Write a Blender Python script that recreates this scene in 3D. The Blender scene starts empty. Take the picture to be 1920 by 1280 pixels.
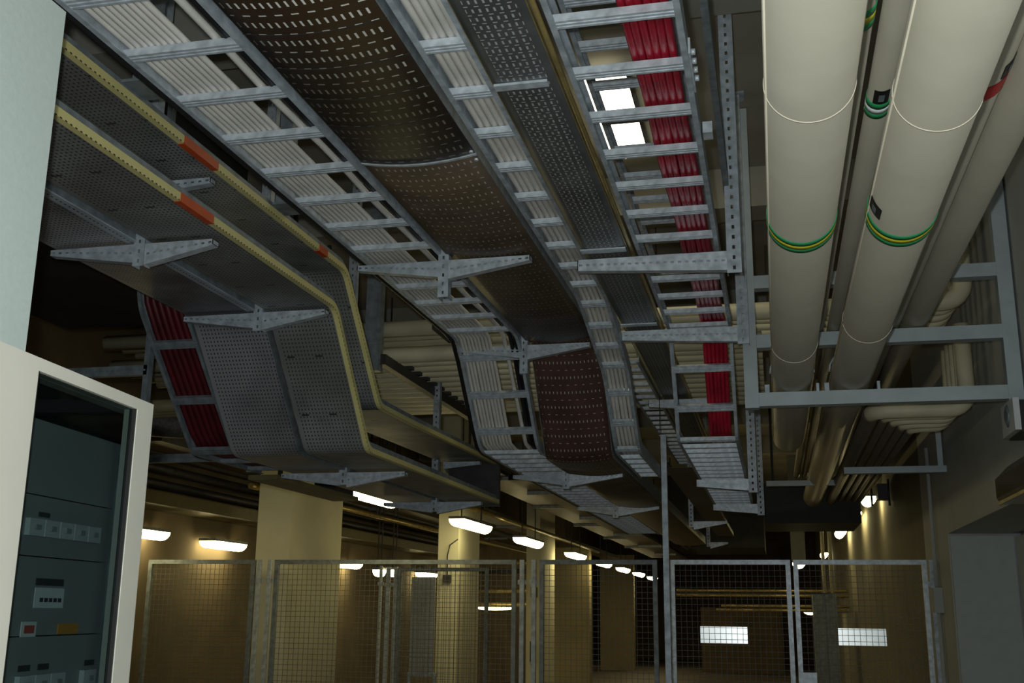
import bpy, math, random
from mathutils import Vector, Matrix
random.seed(7)
SC = bpy.context.scene
COL = SC.collection
PI = math.pi
# ------------------------------------------------------------------ camera
cd = bpy.data.cameras.new('camera'); cam = bpy.data.objects.new('camera', cd); COL.objects.link(cam)
cd.sensor_width = 36.0; cd.sensor_fit = 'HORIZONTAL'; cd.lens = 36.0 * 2050 / 1920.0
cd.clip_start = 0.02; cd.clip_end = 200
cam.matrix_world = Matrix(((0.9733, 0.0447, 0.2253, 0.0), (0.2295, -0.2350, -0.9445, 0.0), (0.0107, 0.9710, -0.2390, 1.6), (0, 0, 0, 1)))
_l, _r, _s = cam.matrix_world.decompose()
cam.matrix_world = Matrix.Translation(_l) @ _r.to_matrix().to_4x4()
SC.camera = cam
# ------------------------------------------------------------------ light, exposure
w = bpy.data.worlds.new('world'); SC.world = w; w.use_nodes = True
w.node_tree.nodes['Background'].inputs[0].default_value = (0.35, 0.42, 0.45, 1)
w.node_tree.nodes['Background'].inputs[1].default_value = 0.012
fl = bpy.data.lights.new('camera_flash', 'POINT'); fl.energy = 200; fl.color = (0.94, 1.0, 0.99); fl.shadow_soft_size = 0.02
flo = bpy.data.objects.new('camera_flash', fl); flo.location = (-0.05, 0.0, 1.67); COL.objects.link(flo)
SC.view_settings.view_transform = 'Standard'; SC.view_settings.look = 'None'
SC.view_settings.gamma = 1.0; SC.view_settings.exposure = 0.0; SC.view_settings.use_curve_mapping = False
LAMP_E = 16.0
CEIL = 4.5
# ------------------------------------------------------------------ materials
MATS = {}
def nt(name):
    m = bpy.data.materials.new(name); m.use_nodes = True
    return m, m.node_tree.nodes, m.node_tree.links, m.node_tree.nodes['Principled BSDF']
def mat(name, col, rough=0.6, metal=0.0, var=0.15, scale=12.0, bump=0.0, stretch=None, spec=0.5):
    m, n, l, b = nt(name)
    b.inputs['Roughness'].default_value = rough; b.inputs['Metallic'].default_value = metal
    b.inputs['Specular IOR Level'].default_value = spec
    tc = n.new('ShaderNodeTexCoord'); no = n.new('ShaderNodeTexNoise'); no.inputs['Scale'].default_value = scale
    no.inputs['Detail'].default_value = 5
    src = tc.outputs['Object']
    if stretch:
        mp = n.new('ShaderNodeMapping'); mp.inputs['Scale'].default_value = stretch
        l.new(src, mp.inputs[0]); src = mp.outputs[0]
    l.new(src, no.inputs['Vector'])
    r = n.new('ShaderNodeMapRange'); r.inputs['From Min'].default_value = 0.3; r.inputs['From Max'].default_value = 0.7
    r.inputs['To Min'].default_value = 1 - var; r.inputs['To Max'].default_value = 1 + var
    l.new(no.outputs[0], r.inputs[0])
    mx = n.new('ShaderNodeMix'); mx.data_type = 'RGBA'; mx.blend_type = 'MULTIPLY'; mx.inputs[0].default_value = 1.0
    mx.inputs[6].default_value = (*col, 1); l.new(r.outputs[0], mx.inputs[7]); l.new(mx.outputs[2], b.inputs['Base Color'])
    if bump:
        bp = n.new('ShaderNodeBump'); bp.inputs['Strength'].default_value = bump; bp.inputs['Distance'].default_value = 0.01
        l.new(no.outputs[0], bp.inputs['Height']); l.new(bp.outputs[0], b.inputs['Normal'])
    MATS[name] = m; return m
def emis(name, col, st):
    m, n, l, b = nt(name); b.inputs['Base Color'].default_value = (*col, 1)
    b.inputs['Emission Color'].default_value = (*col, 1); b.inputs['Emission Strength'].default_value = st
    MATS[name] = m; return m
def slotmat(name, col, hole, rows, rough=0.5, metal=0.3, u0=0.0, u1=9.0, var=0.2, patch=None):
    """sheet metal with punched slots; rows = (pitch_u, pitch_v, size_u, size_v, offset_u, offset_v) in metres of the unrolled sheet"""
    m, n, l, b = nt(name); b.inputs['Roughness'].default_value = rough; b.inputs['Metallic'].default_value = metal
    uv = n.new('ShaderNodeUVMap'); sp = n.new('ShaderNodeSeparateXYZ'); l.new(uv.outputs[0], sp.inputs[0])
    def M(op, a, b_=None):
        x = n.new('ShaderNodeMath'); x.operation = op
        for i, v in enumerate((a, b_)):
            if v is None: continue
            if isinstance(v, (int, float)): x.inputs[i].default_value = v
            else: l.new(v, x.inputs[i])
        return x.outputs[0]
    acc = None
    for (pu, pv, su, sv, ou, ov) in rows:
        fu = M('ABSOLUTE', M('SUBTRACT', M('FRACT', M('DIVIDE', M('ADD', sp.outputs[0], ou + 10 * pu), pu)), 0.5))
        fv = M('ABSOLUTE', M('SUBTRACT', M('FRACT', M('DIVIDE', M('ADD', sp.outputs[1], ov + 10 * pv), pv)), 0.5))
        a = M('MULTIPLY', M('LESS_THAN', fu, su / pu / 2), M('LESS_THAN', fv, sv / pv / 2))
        acc = a if acc is None else M('MAXIMUM', acc, a)
    acc = M('MULTIPLY', acc, M('MULTIPLY', M('GREATER_THAN', sp.outputs[0], u0), M('LESS_THAN', sp.outputs[0], u1)))
    tc = n.new('ShaderNodeTexCoord'); no = n.new('ShaderNodeTexNoise'); no.inputs['Scale'].default_value = 5; no.inputs['Detail'].default_value = 6
    l.new(tc.outputs['Object'], no.inputs['Vector'])
    r = n.new('ShaderNodeMapRange'); r.inputs['From Min'].default_value = 0.3; r.inputs['From Max'].default_value = 0.7
    r.inputs['To Min'].default_value = 1 - var; r.inputs['To Max'].default_value = 1 + var; l.new(no.outputs[0], r.inputs[0])
    base = n.new('ShaderNodeMix'); base.data_type = 'RGBA'; base.blend_type = 'MULTIPLY'; base.inputs[0].default_value = 1
    base.inputs[6].default_value = (*col, 1); l.new(r.outputs[0], base.inputs[7])
    src = base.outputs[2]
    if patch:
        no2 = n.new('ShaderNodeTexNoise'); no2.inputs['Scale'].default_value = 1.6; l.new(tc.outputs['Object'], no2.inputs['Vector'])
        r2 = n.new('ShaderNodeMapRange'); r2.inputs['From Min'].default_value = 0.45; r2.inputs['From Max'].default_value = 0.65
        l.new(no2.outputs[0], r2.inputs[0])
        p = n.new('ShaderNodeMix'); p.data_type = 'RGBA'; l.new(r2.outputs[0], p.inputs[0]); l.new(src, p.inputs[6]); p.inputs[7].default_value = (*patch, 1)
        src = p.outputs[2]
    mx = n.new('ShaderNodeMix'); mx.data_type = 'RGBA'; l.new(acc, mx.inputs[0]); l.new(src, mx.inputs[6]); mx.inputs[7].default_value = (*hole, 1)
    l.new(mx.outputs[2], b.inputs['Base Color'])
    inv = M('MULTIPLY', M('SUBTRACT', 1.0, acc), metal); l.new(inv, b.inputs['Metallic'])
    MATS[name] = m; return m
GALV = mat('galvanised_steel', (0.40, 0.45, 0.50), 0.5, 0.25, 0.28, 22)
GALVB = mat('bright_galvanised_steel', (0.50, 0.55, 0.60), 0.42, 0.3, 0.25, 30)
GALVD = mat('dull_galvanised_steel', (0.20, 0.23, 0.25), 0.55, 0.3, 0.3, 18)
WIRE = mat('dull_wire', (0.13, 0.14, 0.14), 0.6, 0.3, 0.1)
PAINT = mat('grey_painted_steel', (0.40, 0.46, 0.48), 0.5, 0.1, 0.1, 8)
BEIGE = mat('beige_pipe_jacket', (0.37, 0.345, 0.275), 0.42, 0, 0.05, 5, 0.25)
BEIGE2 = mat('cream_pipe_paint', (0.62, 0.58, 0.40), 0.5, 0, 0.1, 5)
SEAM = mat('jacket_seam', (0.75, 0.70, 0.56), 0.5, 0, 0.05)
GREENB = mat('green_band', (0.02, 0.28, 0.10), 0.5, 0, 0.05)
YELB = mat('yellow_band', (0.62, 0.56, 0.03), 0.5, 0, 0.05)
WHITEB = mat('white_band', (0.8, 0.85, 0.85), 0.5, 0, 0.02)
REDB = mat('red_band', (0.55, 0.02, 0.02), 0.5, 0, 0.05)
BLACK = mat('black_plastic', (0.008, 0.008, 0.008), 0.5, 0, 0.1)
DARKST = mat('dark_steel', (0.035, 0.035, 0.035), 0.5, 0.2, 0.3)
WCAB = mat('white_cable_sheath', (0.62, 0.60, 0.56), 0.5, 0, 0.12, 6)
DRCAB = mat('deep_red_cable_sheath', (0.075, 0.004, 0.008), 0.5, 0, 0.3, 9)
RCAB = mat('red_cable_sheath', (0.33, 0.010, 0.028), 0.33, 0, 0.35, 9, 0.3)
BCAB = mat('black_cable_sheath', (0.01, 0.01, 0.012), 0.5, 0, 0.1)
YSTRIP = slotmat('yellow_edge_strip', (0.62, 0.56, 0.24), (0.02, 0.02, 0.01), [(0.06, 0.025, 0.005, 0.011, 0.004, 0)], 0.5, 0.0, var=0.08)
OSTRIP = mat('orange_tape', (0.50, 0.07, 0.012), 0.5, 0, 0.1)
GALVSLOT = slotmat('slotted_steel', (0.40, 0.45, 0.50), (0.01, 0.01, 0.01), [(0.06, 0.025, 0.006, 0.011, 0.0, 0)], 0.5, 0.25, var=0.2)
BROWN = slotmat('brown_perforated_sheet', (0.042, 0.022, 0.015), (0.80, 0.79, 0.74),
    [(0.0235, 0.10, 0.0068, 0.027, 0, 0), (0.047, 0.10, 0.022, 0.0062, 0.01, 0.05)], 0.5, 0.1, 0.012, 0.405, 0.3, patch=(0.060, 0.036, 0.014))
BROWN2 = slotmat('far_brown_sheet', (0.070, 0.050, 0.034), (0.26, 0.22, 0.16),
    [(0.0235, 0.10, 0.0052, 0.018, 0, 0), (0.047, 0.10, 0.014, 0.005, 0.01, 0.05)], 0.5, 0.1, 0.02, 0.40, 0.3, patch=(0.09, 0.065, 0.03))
GPERF = slotmat('grey_perforated_sheet', (0.115, 0.125, 0.13), (0.36, 0.38, 0.38),
    [(0.020, 0.044, 0.006, 0.018, 0, 0), (0.030, 0.044, 0.013, 0.005, 0.01, 0.022)], 0.45, 0.4, 0.03, 0.17, 0.3)
TPERF3 = slotmat('sheen_streaked_tray_sheet', (0.20, 0.20, 0.21), (0.03, 0.03, 0.035),
    [(0.018, 0.022, 0.006, 0.010, 0, 0)], 0.42, 0.35, 0.02, 0.42, 0.45, patch=(0.36, 0.36, 0.38))  # paler patch colour paints in the reflective streaks along the sheet
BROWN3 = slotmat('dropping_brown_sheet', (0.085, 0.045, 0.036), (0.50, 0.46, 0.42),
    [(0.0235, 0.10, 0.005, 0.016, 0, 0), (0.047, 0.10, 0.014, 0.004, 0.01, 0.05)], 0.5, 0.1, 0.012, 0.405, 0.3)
TPERF = slotmat('grey_tray_sheet', (0.27, 0.285, 0.28), (0.03, 0.03, 0.035),
    [(0.018, 0.022, 0.006, 0.010, 0, 0), (0.15, 0.33, 0.04, 0.010, 0.02, 0.1)], 0.5, 0.35, 0.02, 0.42, 0.3, patch=(0.19, 0.19, 0.175))
CONC = mat('painted_concrete', (0.24, 0.24, 0.21), 0.85, 0, 0.12, 3, 0.2)
CEILM = mat('ceiling_paint', (0.30, 0.29, 0.245), 0.85, 0, 0.12, 2.2, 0.2)
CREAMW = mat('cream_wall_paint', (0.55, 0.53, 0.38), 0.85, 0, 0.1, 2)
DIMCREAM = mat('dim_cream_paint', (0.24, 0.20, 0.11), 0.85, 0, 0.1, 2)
RIGHTB = mat('lamp_browned_wall', (0.17, 0.15, 0.095), 0.85, 0, 0.12, 2)  # far stretch of the grey wall; yellow lamplight and dimness put into its colour
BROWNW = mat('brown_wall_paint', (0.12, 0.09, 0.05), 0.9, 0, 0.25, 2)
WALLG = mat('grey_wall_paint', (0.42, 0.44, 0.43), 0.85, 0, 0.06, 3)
PILW = mat('white_wall_paint', (0.54, 0.61, 0.585), 0.7, 0, 0.03, 60, 0.06)
DOORG = mat('pale_grey_door_paint', (0.46, 0.50, 0.49), 0.7, 0, 0.04)
FLOOR = mat('concrete_floor', (0.10, 0.08, 0.06), 0.6, 0, 0.2, 2)
CREAM = mat('cream_enamel', (0.50, 0.485, 0.42), 0.4, 0, 0.03, 8)
PANELG = mat('grey_cover_plate', (0.32, 0.34, 0.33), 0.5, 0, 0.06, 8)
MODULE = mat('light_grey_module', (0.62, 0.64, 0.64), 0.5, 0, 0.06, 8)
PAPER = mat('label_paper', (0.8, 0.82, 0.82), 0.7, 0, 0.03)
INK = mat('dark_ink', (0.05, 0.05, 0.06), 0.6, 0, 0.05)
REDL = mat('red_label', (0.55, 0.10, 0.08), 0.6, 0, 0.05)
ORL = mat('orange_label', (0.70, 0.30, 0.05), 0.6, 0, 0.05)
SIGN = mat('reflective_sign_face', (0.92, 0.95, 0.95), 0.28, 0.75, 0.02)
DARKD = mat('dark_duct_sheet', (0.03, 0.032, 0.03), 0.6, 0.2, 0.3, 4)
BRASS = mat('dark_gloss_housing', (0.10, 0.07, 0.02), 0.18, 0.7, 0.3, 12)
SHEET = mat('hazy_plastic_board', (0.45, 0.46, 0.44), 0.6, 0, 0.2, 2)
DRUN = mat('dark_pipe_tone', (0.10, 0.085, 0.06), 0.4, 0.1, 0.15)
GOLD = mat('aged_brass_tube', (0.34, 0.26, 0.10), 0.35, 0.5, 0.3, 10)
TUBEY = emis('warm_lamp_diffuser', (1.0, 0.85, 0.42), LAMP_E)
TUBEW = emis('white_lamp_diffuser', (1.0, 0.90, 0.62), LAMP_E * 0.45)
# tinted glass
gm, gn, gl, gb = nt('tinted_glass'); tr = gn.new('ShaderNodeBsdfTransparent'); tr.inputs[0].default_value = (0.50, 0.55, 0.55, 1)
gg = gn.new('ShaderNodeBsdfGlossy'); gg.inputs['Roughness'].default_value = 0.03; gg.inputs[0].default_value = (0.7, 0.7, 0.7, 1)
ms = gn.new('ShaderNodeMixShader'); ms.inputs[0].default_value = 0.03
gl.new(tr.outputs[0], ms.inputs[1]); gl.new(gg.outputs[0], ms.inputs[2]); gl.new(ms.outputs[0], gn['Material Output'].inputs[0])
GLASS = gm
# ------------------------------------------------------------------ mesh builder
class MB:
    def __init__(s): s.v = []; s.f = []; s.uv = []; s.sm = []
    def face(s, idx, uv=None, sm=False):
        s.f.append(tuple(idx)); s.uv.append(uv or [(0, 0)] * len(idx)); s.sm.append(sm)
    def box(s, a, b):
        x0, y0, z0 = [min(p, q) for p, q in zip(a, b)]; x1, y1, z1 = [max(p, q) for p, q in zip(a, b)]
        return s.hexa([(x0,y0,z0),(x1,y0,z0),(x1,y1,z0),(x0,y1,z0),(x0,y0,z1),(x1,y0,z1),(x1,y1,z1),(x0,y1,z1)])
    def hexa(s, p):
        k = len(s.v); s.v += [tuple(q) for q in p]
        for q in ((0,3,2,1),(4,5,6,7),(0,1,5,4),(1,2,6,5),(2,3,7,6),(3,0,4,7)): s.face([k + i for i in q])
        return s
    def beam(s, a, b, w_, h_, up=(0, 0, 1)):
        a = Vector(a); b = Vector(b); d = (b - a).normalized(); up = Vector(up)
        if abs(d.dot(up)) > 0.99: up = Vector((0, 1, 0))
        x = d.cross(up).normalized() * w_ / 2; y = x.cross(d).normalized() * h_ / 2
        return s.hexa([a-x-y, a+x-y, b+x-y, b-x-y, a-x+y, a+x+y, b+x+y, b-x+y])
    def tube(s, pts, r, n=12, caps=True):
        pts = [Vector(p) for p in pts]; k = len(s.v); ref = None; L = 0
        rr = r if isinstance(r, (list, tuple)) else [r] * len(pts)
        for i, p in enumerate(pts):
            t = (pts[min(i+1, len(pts)-1)] - pts[max(i-1, 0)]).normalized()
            if ref is None: ref = Vector((0,0,1)) if abs(t.z) < 0.9 else Vector((1,0,0))
            x = t.cross(ref).normalized(); y = x.cross(t).normalized(); ref = y
            for j in range(n):
                a = 2 * PI * j / n; s.v.append(tuple(p + (x * math.cos(a) + y * math.sin(a)) * rr[i]))
        for i in range(len(pts) - 1):
            for j in range(n):
                a = k + i*n + j; b = k + i*n + (j+1) % n
                s.face([a, b, b + n, a + n], sm=True)
        if caps:
            s.face([k + j for j in range(n)][::-1]); s.face([k + (len(pts)-1)*n + j for j in range(n)])
        return s
    def cyl(s, a, b, r, n=12): return s.tube([a, b], r, n)
    def sweep(s, prof, path, us=None, closed=True, smooth=False):
        """profile (x, n) swept along a path (y, z): x stays across, n is perpendicular to the path"""
        k = len(s.v); m = len(prof); vl = 0; N = len(path)
        if us is None:
            us = [0]
            for i in range(1, m): us.append(us[-1] + math.hypot(prof[i][0]-prof[i-1][0], prof[i][1]-prof[i-1][1]))
        vs = []
        for i, (y, z) in enumerate(path):
            if i: vl += math.hypot(y - path[i-1][0], z - path[i-1][1])
            vs.append(vl)
            ns = []
            for a, b in ((i-1, i), (i, i+1)):
                if a >= 0 and b < N:
                    d = Vector((path[b][0]-path[a][0], path[b][1]-path[a][1])).normalized(); ns.append(Vector((-d.y, d.x)))
            nn = ns[0] if len(ns) == 1 else (ns[0] + ns[1]).normalized()
            sc = 1 / max(0.35, nn.dot(ns[0]))
            for (x, h) in prof: s.v.append((x, y + nn.x*h*sc, z + nn.y*h*sc))
        for i in range(N - 1):
            for j in range(m if closed else m - 1):
                j2 = (j + 1) % m
                a, b, c, d = k+i*m+j, k+i*m+j2, k+(i+1)*m+j2, k+(i+1)*m+j
                s.face([a, b, c, d], [(us[j], vs[i]), (us[j2], vs[i]), (us[j2], vs[i+1]), (us[j], vs[i+1])], smooth)
        if closed:
            s.face([k + j for j in range(m)][::-1]); s.face([k + (N-1)*m + j for j in range(m)])
        return s
    def slotplate(s, p0, p1, w0, w1, nrm, th=0.003, pitch=0.030, sl=0.014, sw=0.009):
        """plate from p0 to p1 whose width tapers w0 -> w1 (vectors), with a row of punched slots"""
        p0, p1, w0, w1, nrm = map(Vector, (p0, p1, w0, w1, nrm)); L = (p1 - p0).length; n = max(2, int(L / pitch))
        for off in (0, th):
            for i in range(n):
                cuts = [i/n, i/n + (1 - sl/pitch)/2/n, i/n + (1 + sl/pitch)/2/n, (i+1)/n]
                for q in range(3):
                    a, b = cuts[q], cuts[q+1]
                    wl = (w0.lerp(w1, (a+b)/2)).length; hv = min(0.3, sw / wl / 2)
                    vv = [0, 0.5 - hv, 0.5 + hv, 1]
                    for r in range(3):
                        if q == 1 and r == 1: continue
                        k = len(s.v)
                        for (u, v) in ((a, vv[r]), (b, vv[r]), (b, vv[r+1]), (a, vv[r+1])):
                            s.v.append(tuple(p0.lerp(p1, u) + w0.lerp(w1, u) * v + nrm * off))
                        s.face([k, k+1, k+2, k+3])
        return s
    def build(s, name, m, parent=None):
        me = bpy.data.meshes.new(name); me.from_pydata(s.v, [], s.f); me.materials.append(m)
        ul = me.uv_layers.new(name='UVMap'); i = 0
        for u in s.uv:
            for c in u: ul.data[i].uv = c; i += 1
        for p, q in zip(me.polygons, s.sm): p.use_smooth = q
        o = bpy.data.objects.new(name, me); COL.objects.link(o)
        if parent is not None:
            o.parent = parent; o.matrix_parent_inverse = Matrix.Identity(4)
            if tuple(parent.location) != (0, 0, 0) and not parent.get('_local'):
                me.transform(Matrix.Translation(-Vector(parent.location)))
        return o
def tag(o, label=None, cat=None, group=None, kind=None):
    if label: o['label'] = label
    if cat: o['category'] = cat
    if group: o['group'] = group
    if kind: o['kind'] = kind
    return o
def root(name, label, cat, loc=(0, 0, 0), group=None, local=False):
    o = bpy.data.objects.new(name, None); COL.objects.link(o); o.location = loc; o.empty_display_size = 0.1
    if local: LOCAL.add(o.name)
    return tag(o, label, cat, group)
LOCAL = set()
def part(mb, name, m, parent, world=True):
    """parts given in world coordinates are moved into their thing's frame"""
    o = mb.build.__func__(mb, name, m, None); o.parent = parent
    if world: o.data.transform(Matrix.Translation(-Vector(parent.location if parent.type == 'EMPTY' else (0, 0, 0))))
    return o
def sub(mb, name, m, par, top):
    o = mb.build(name, m, None); o.parent = par; o.data.transform(Matrix.Translation(-Vector(top.location))); return o
def struct(name, mb, m): return tag(mb.build(name, m), kind='structure')
def B(a, b): return MB().box(a, b)
def bend(path, r=0.06, n=4):
    """round the inner corners of a (y, z) path"""
    out = [path[0]]
    for i in range(1, len(path) - 1):
        p0, p1, p2 = [Vector(q) for q in path[i-1:i+2]]
        a = p1 + (p0 - p1).normalized() * r; b = p1 + (p2 - p1).normalized() * r
        for k in range(n + 1):
            t = k / n; out.append(tuple(a*(1-t)**2 + p1*2*t*(1-t) + b*t*t))
    out.append(path[-1]); return out
def along(path, d):
    for (a, b) in zip(path, path[1:]):
        L = math.hypot(b[0]-a[0], b[1]-a[1])
        if d <= L: t = d / L; return (a[0]+(b[0]-a[0])*t, a[1]+(b[1]-a[1])*t), ((b[0]-a[0])/L, (b[1]-a[1])/L)
        d -= L
    return path[-1], ((b[0]-a[0])/L, (b[1]-a[1])/L)
def plen(path): return sum(math.hypot(b[0]-a[0], b[1]-a[1]) for a, b in zip(path, path[1:]))
def circ(x, h, r, n=8): return [(x + r*math.cos(2*PI*i/n), h + r*math.sin(2*PI*i/n)) for i in range(n)]
# ------------------------------------------------------------------ setting
YF = 40.0
struct('floor', B((-9, -3, -0.1), (3, YF, 0)), FLOOR)
struct('ceiling', B((-9, -3, CEIL), (3, YF, CEIL + 0.2)), CEILM)
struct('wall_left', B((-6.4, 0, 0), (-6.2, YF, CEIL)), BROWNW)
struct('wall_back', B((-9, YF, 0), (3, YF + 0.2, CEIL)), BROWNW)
struct('wall_behind', B((-9, -3.2, 0), (3, -3, CEIL)), WALLG)
rw = MB()
rw.box((1.85, -3, 0), (2.05, 9.2, 2.22)); rw.box((1.32, -3, 2.22), (2.05, 9.2, CEIL)); rw.box((1.32, -3, 0), (1.85, 6.35, 2.22))
rw.box((1.32, 9.2, 0), (2.05, 10.6, CEIL))
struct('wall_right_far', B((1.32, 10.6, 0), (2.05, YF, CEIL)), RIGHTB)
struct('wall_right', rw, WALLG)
struct('door_1', MB().box((1.80, 7.4, 0.0), (1.845, 9.15, 2.19)).box((1.33, 9.16, 0), (1.79, 9.195, 2.20)), DOORG)
struct('wall_partition', B((-1.975, -3, 0), (-1.615, 2.07, 2.998)), PILW)
# ceiling beams
for i, y in enumerate((1.2, 4.25, 7.0, 9.9, 12.8, 15.8, 18.8)):
    struct('trim_%d' % (i + 1), B((-6.19, y, CEIL - 0.28), (1.31, y + 0.28, CEIL - 0.001)), CEILM)
# far rooms
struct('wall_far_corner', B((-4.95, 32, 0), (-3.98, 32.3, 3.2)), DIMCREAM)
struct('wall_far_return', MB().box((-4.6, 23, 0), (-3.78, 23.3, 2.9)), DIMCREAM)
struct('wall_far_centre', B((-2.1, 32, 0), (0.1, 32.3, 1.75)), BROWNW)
# columns
for nm, lab, x0, x1, y0, y1 in (
    ('concrete_column', 'broad square cream column right behind the left mesh fence', -5.06, -4.70, 10.25, 11.6),
    ('concrete_column', 'narrower cream column behind the mesh fence with a wall lamp before it', -4.06, -3.80, 13.2, 14.2),
    ('concrete_column', 'brownish far column carrying a small dark box', -4.03, -3.80, 18.1, 19.4)):
    tag(B((x0, y0, 0), (x1, y1, CEIL - 0.002)).build(nm, CREAMW), lab, 'column')
# ------------------------------------------------------------------ cable ladders and trays
RUNG = {}
def rung_mesh(wd):
    k = round(wd, 3)
    if k not in RUNG:
        b = MB().box((0, -0.021, 0), (wd, 0.021, 0.004)).box((0, -0.021, 0.004), (wd, -0.017, 0.020)).box((0, 0.017, 0.004), (wd, 0.021, 0.020))
        b.box((0, -0.004, -0.003), (wd, 0.004, 0.0)).box((0, -0.021, -0.003), (wd, -0.012, 0.0)).box((0, 0.012, -0.003), (wd, 0.021, 0.0))
        RUNG[k] = b
    return RUNG[k]
def ladder(label, xl, xr, path, pitch, phase=0.1, rail=0.06, m=GALV, cat='cable ladder', group=None, dense=None, t=0.004, slots=None):
    o = root('cable_ladder', label, cat, (0, 0, 0), group)
    for x, sgn in ((xl, 1), (xr, -1)):
        f = 0.018 * sgn; tt = t * sgn
        prof = [(x, 0), (x + f, 0), (x + f, 0.004), (x + tt, 0.004), (x + tt, rail - 0.004), (x + f, rail - 0.004), (x + f, rail), (x, rail)]
        if sgn < 0: prof = prof[::-1]
        MB().sweep(prof, path).build('side_rail', m, o)
    d = phase; L = plen(path); first = None; wd = xr - xl - 0.008
    while d < L:
        p, tg = along(path, d)
        if first is None:
            first = rung_mesh(wd); r = MB(); r.v = list(first.v); r.f = list(first.f); r.uv = list(first.uv); r.sm = list(first.sm)
            r = r.build('rung', GALVB if m is GALV else m, o); first = r
        else:
            r = first.copy(); COL.objects.link(r); r.parent = o
        ang = math.atan2(tg[1], tg[0]); r.location = (xl + 0.004, p[0] - math.sin(ang)*0.0, p[1] + 0.004); r.rotation_euler = (ang, 0, 0)
        pp = pitch(p[0]) if callable(pitch) else pitch
        d += pp
    return o
def cable(label, x, h, r, path, m, group, wob=0.0, seed=0, cat='cable', n=8):
    rnd = random.Random(seed); pts = []
    L = plen(path); st = max(2, int(L / 0.16)); ph = rnd.random() * 6
    for i in range(st + 1):
        p, tg = along(path, min(L * 0.9999, L * i / st))
        hx = h + abs(wob) * 0.5 * math.sin(i * 1.3 + ph)
        pts.append((x + wob * math.sin(i * 0.9 + ph * 2), p[0] - tg[1] * hx, p[1] + tg[0] * hx))
    o = MB().tube(pts, r, n).build('power_cable', m)
    return tag(o, label, cat, group)
def tray(label, xl, xr, path, h, sheet, side, sag=0.0, cat='cable tray', group=None, sections=None):
    o = root('cable_tray', label, cat, (0, 0, 0), group); wd = xr - xl; t = 0.003; n = 8 if sag else 1
    bot = [(xl + wd*i/n, -sag * 4*(i/n)*(1 - i/n)) for i in range(n + 1)]
    prof = bot + [(x, y + t) for x, y in bot[::-1]]; us = [wd*i/n for i in range(n + 1)] + [wd*(n-i)/n for i in range(n + 1)]
    # long flat stretches get extra stations so the slots map evenly
    for sp, sm_ in (sections or [(path, sheet)]): MB().sweep(prof, sp, us, True, bool(sag)).build('tray_bottom', sm_, o)
    for x, s in ((xl, -1), (xr, 1)):
        a = MB().sweep([(x - t if s < 0 else x, 0), (x if s < 0 else x + t, 0), (x if s < 0 else x + t, h), (x - t if s < 0 else x, h)], path)
        a.sweep([(x - 0.012 * s - 0.002, h - 0.004), (x - 0.012*s + 0.014, h - 0.004), (x - 0.012*s + 0.014, h), (x - 0.012*s - 0.002, h)], path)
        a.build('side_wall', side, o)
    return o
Z1 = 3.15; Z2 = 2.55
# -- left ladder with white cables
PL = bend([(0.9, Z1), (6.05, Z1), (6.62, Z2 + 0.02), (14.0, Z2)], 0.10)
ladder('long galvanised cable ladder at the left of the central group carrying white cables', -1.785, -1.40, PL,
       lambda y: 0.30 if y < 6.0 else (0.27 if y < 6.7 else 0.22), 0.17)
for i in range(9):
    cable('white cable on the left galvanised ladder, %s from its outer rail' % ('first second third fourth fifth sixth seventh eighth ninth'.split()[i]),
          -1.757 + 0.0215*i, 0.033, 0.0105, PL, WCAB, 'white cables on the left ladder', 0.0012, i)
cable('lone white cable lying apart from the bundle on the left ladder', -1.492, 0.034, 0.0125, PL, WCAB, 'lone cables on the left ladder', 0.004, 31)
for i in range(2):
    cable('thick black cable against the inner rail of the left ladder, %s one' % ('outer', 'inner')[i], -1.455 + 0.027*i, 0.034, 0.0135, PL, BCAB, 'black cables on the left ladder', 0.001, 40 + i)
cable('black cable strapped outside the left rail of the white cable ladder', -1.803, 0.010, 0.012, PL, BCAB, 'edge cables', 0.0, 48)
tray('far brownish tray between the tall pole and the lowered red ladder', -0.78, -0.56, [(8.3, 2.66), (11.0, 2.66), (16.0, 2.66)], 0.05, BROWN2, GALVD)
# -- brown perforated tray
PB1 = [(1.0, Z1), (2.2, Z1), (3.43, Z1)]
PB2 = [(3.43, Z1), (4.6, Z1), (5.5, Z1), (6.1, Z1)]
PB3 = bend([(6.1, Z1), (6.25, Z1), (6.72, Z2 - 0.02), (7.2, Z2 - 0.02)], 0.08)
PB4 = [(7.2, Z2 - 0.02), (9, Z2 - 0.02), (16.0, Z2)]
PB = PB1 + PB2[1:] + PB3[1:] + PB4[1:]
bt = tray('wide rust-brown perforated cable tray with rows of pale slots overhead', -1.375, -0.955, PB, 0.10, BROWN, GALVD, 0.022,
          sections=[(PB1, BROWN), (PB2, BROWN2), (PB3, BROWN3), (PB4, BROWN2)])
def cross_strip(y, d, dep):
    return MB().sweep([(-1.377 + 0.424*i/8, -0.0225*4*(i/8)*(1-i/8) - dep) for i in range(9)] + [(-1.377 + 0.424*i/8, -0.0225*4*(i/8)*(1-i/8)) for i in range(8, -1, -1)], [(y, Z1), (y + d, Z1)])
for y in (1.5, 1.7, 1.9, 2.1, 2.3, 2.5, 2.7, 2.9, 3.1): cross_strip(y, 0.0035, 0.001).build('stiffening_rib', DARKST, bt)
cross_strip(3.42, 0.012, 0.005).build('joint_strip', GALVB, bt)
for (x, y) in ((-0.965, 3.40), (-0.965, 3.47), (-1.372, 1.78)): MB().cyl((x, y, Z1 - 0.008), (x, y, Z1 + 0.004), 0.008, 8).build('joint_bolt', GALVB, bt)
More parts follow.
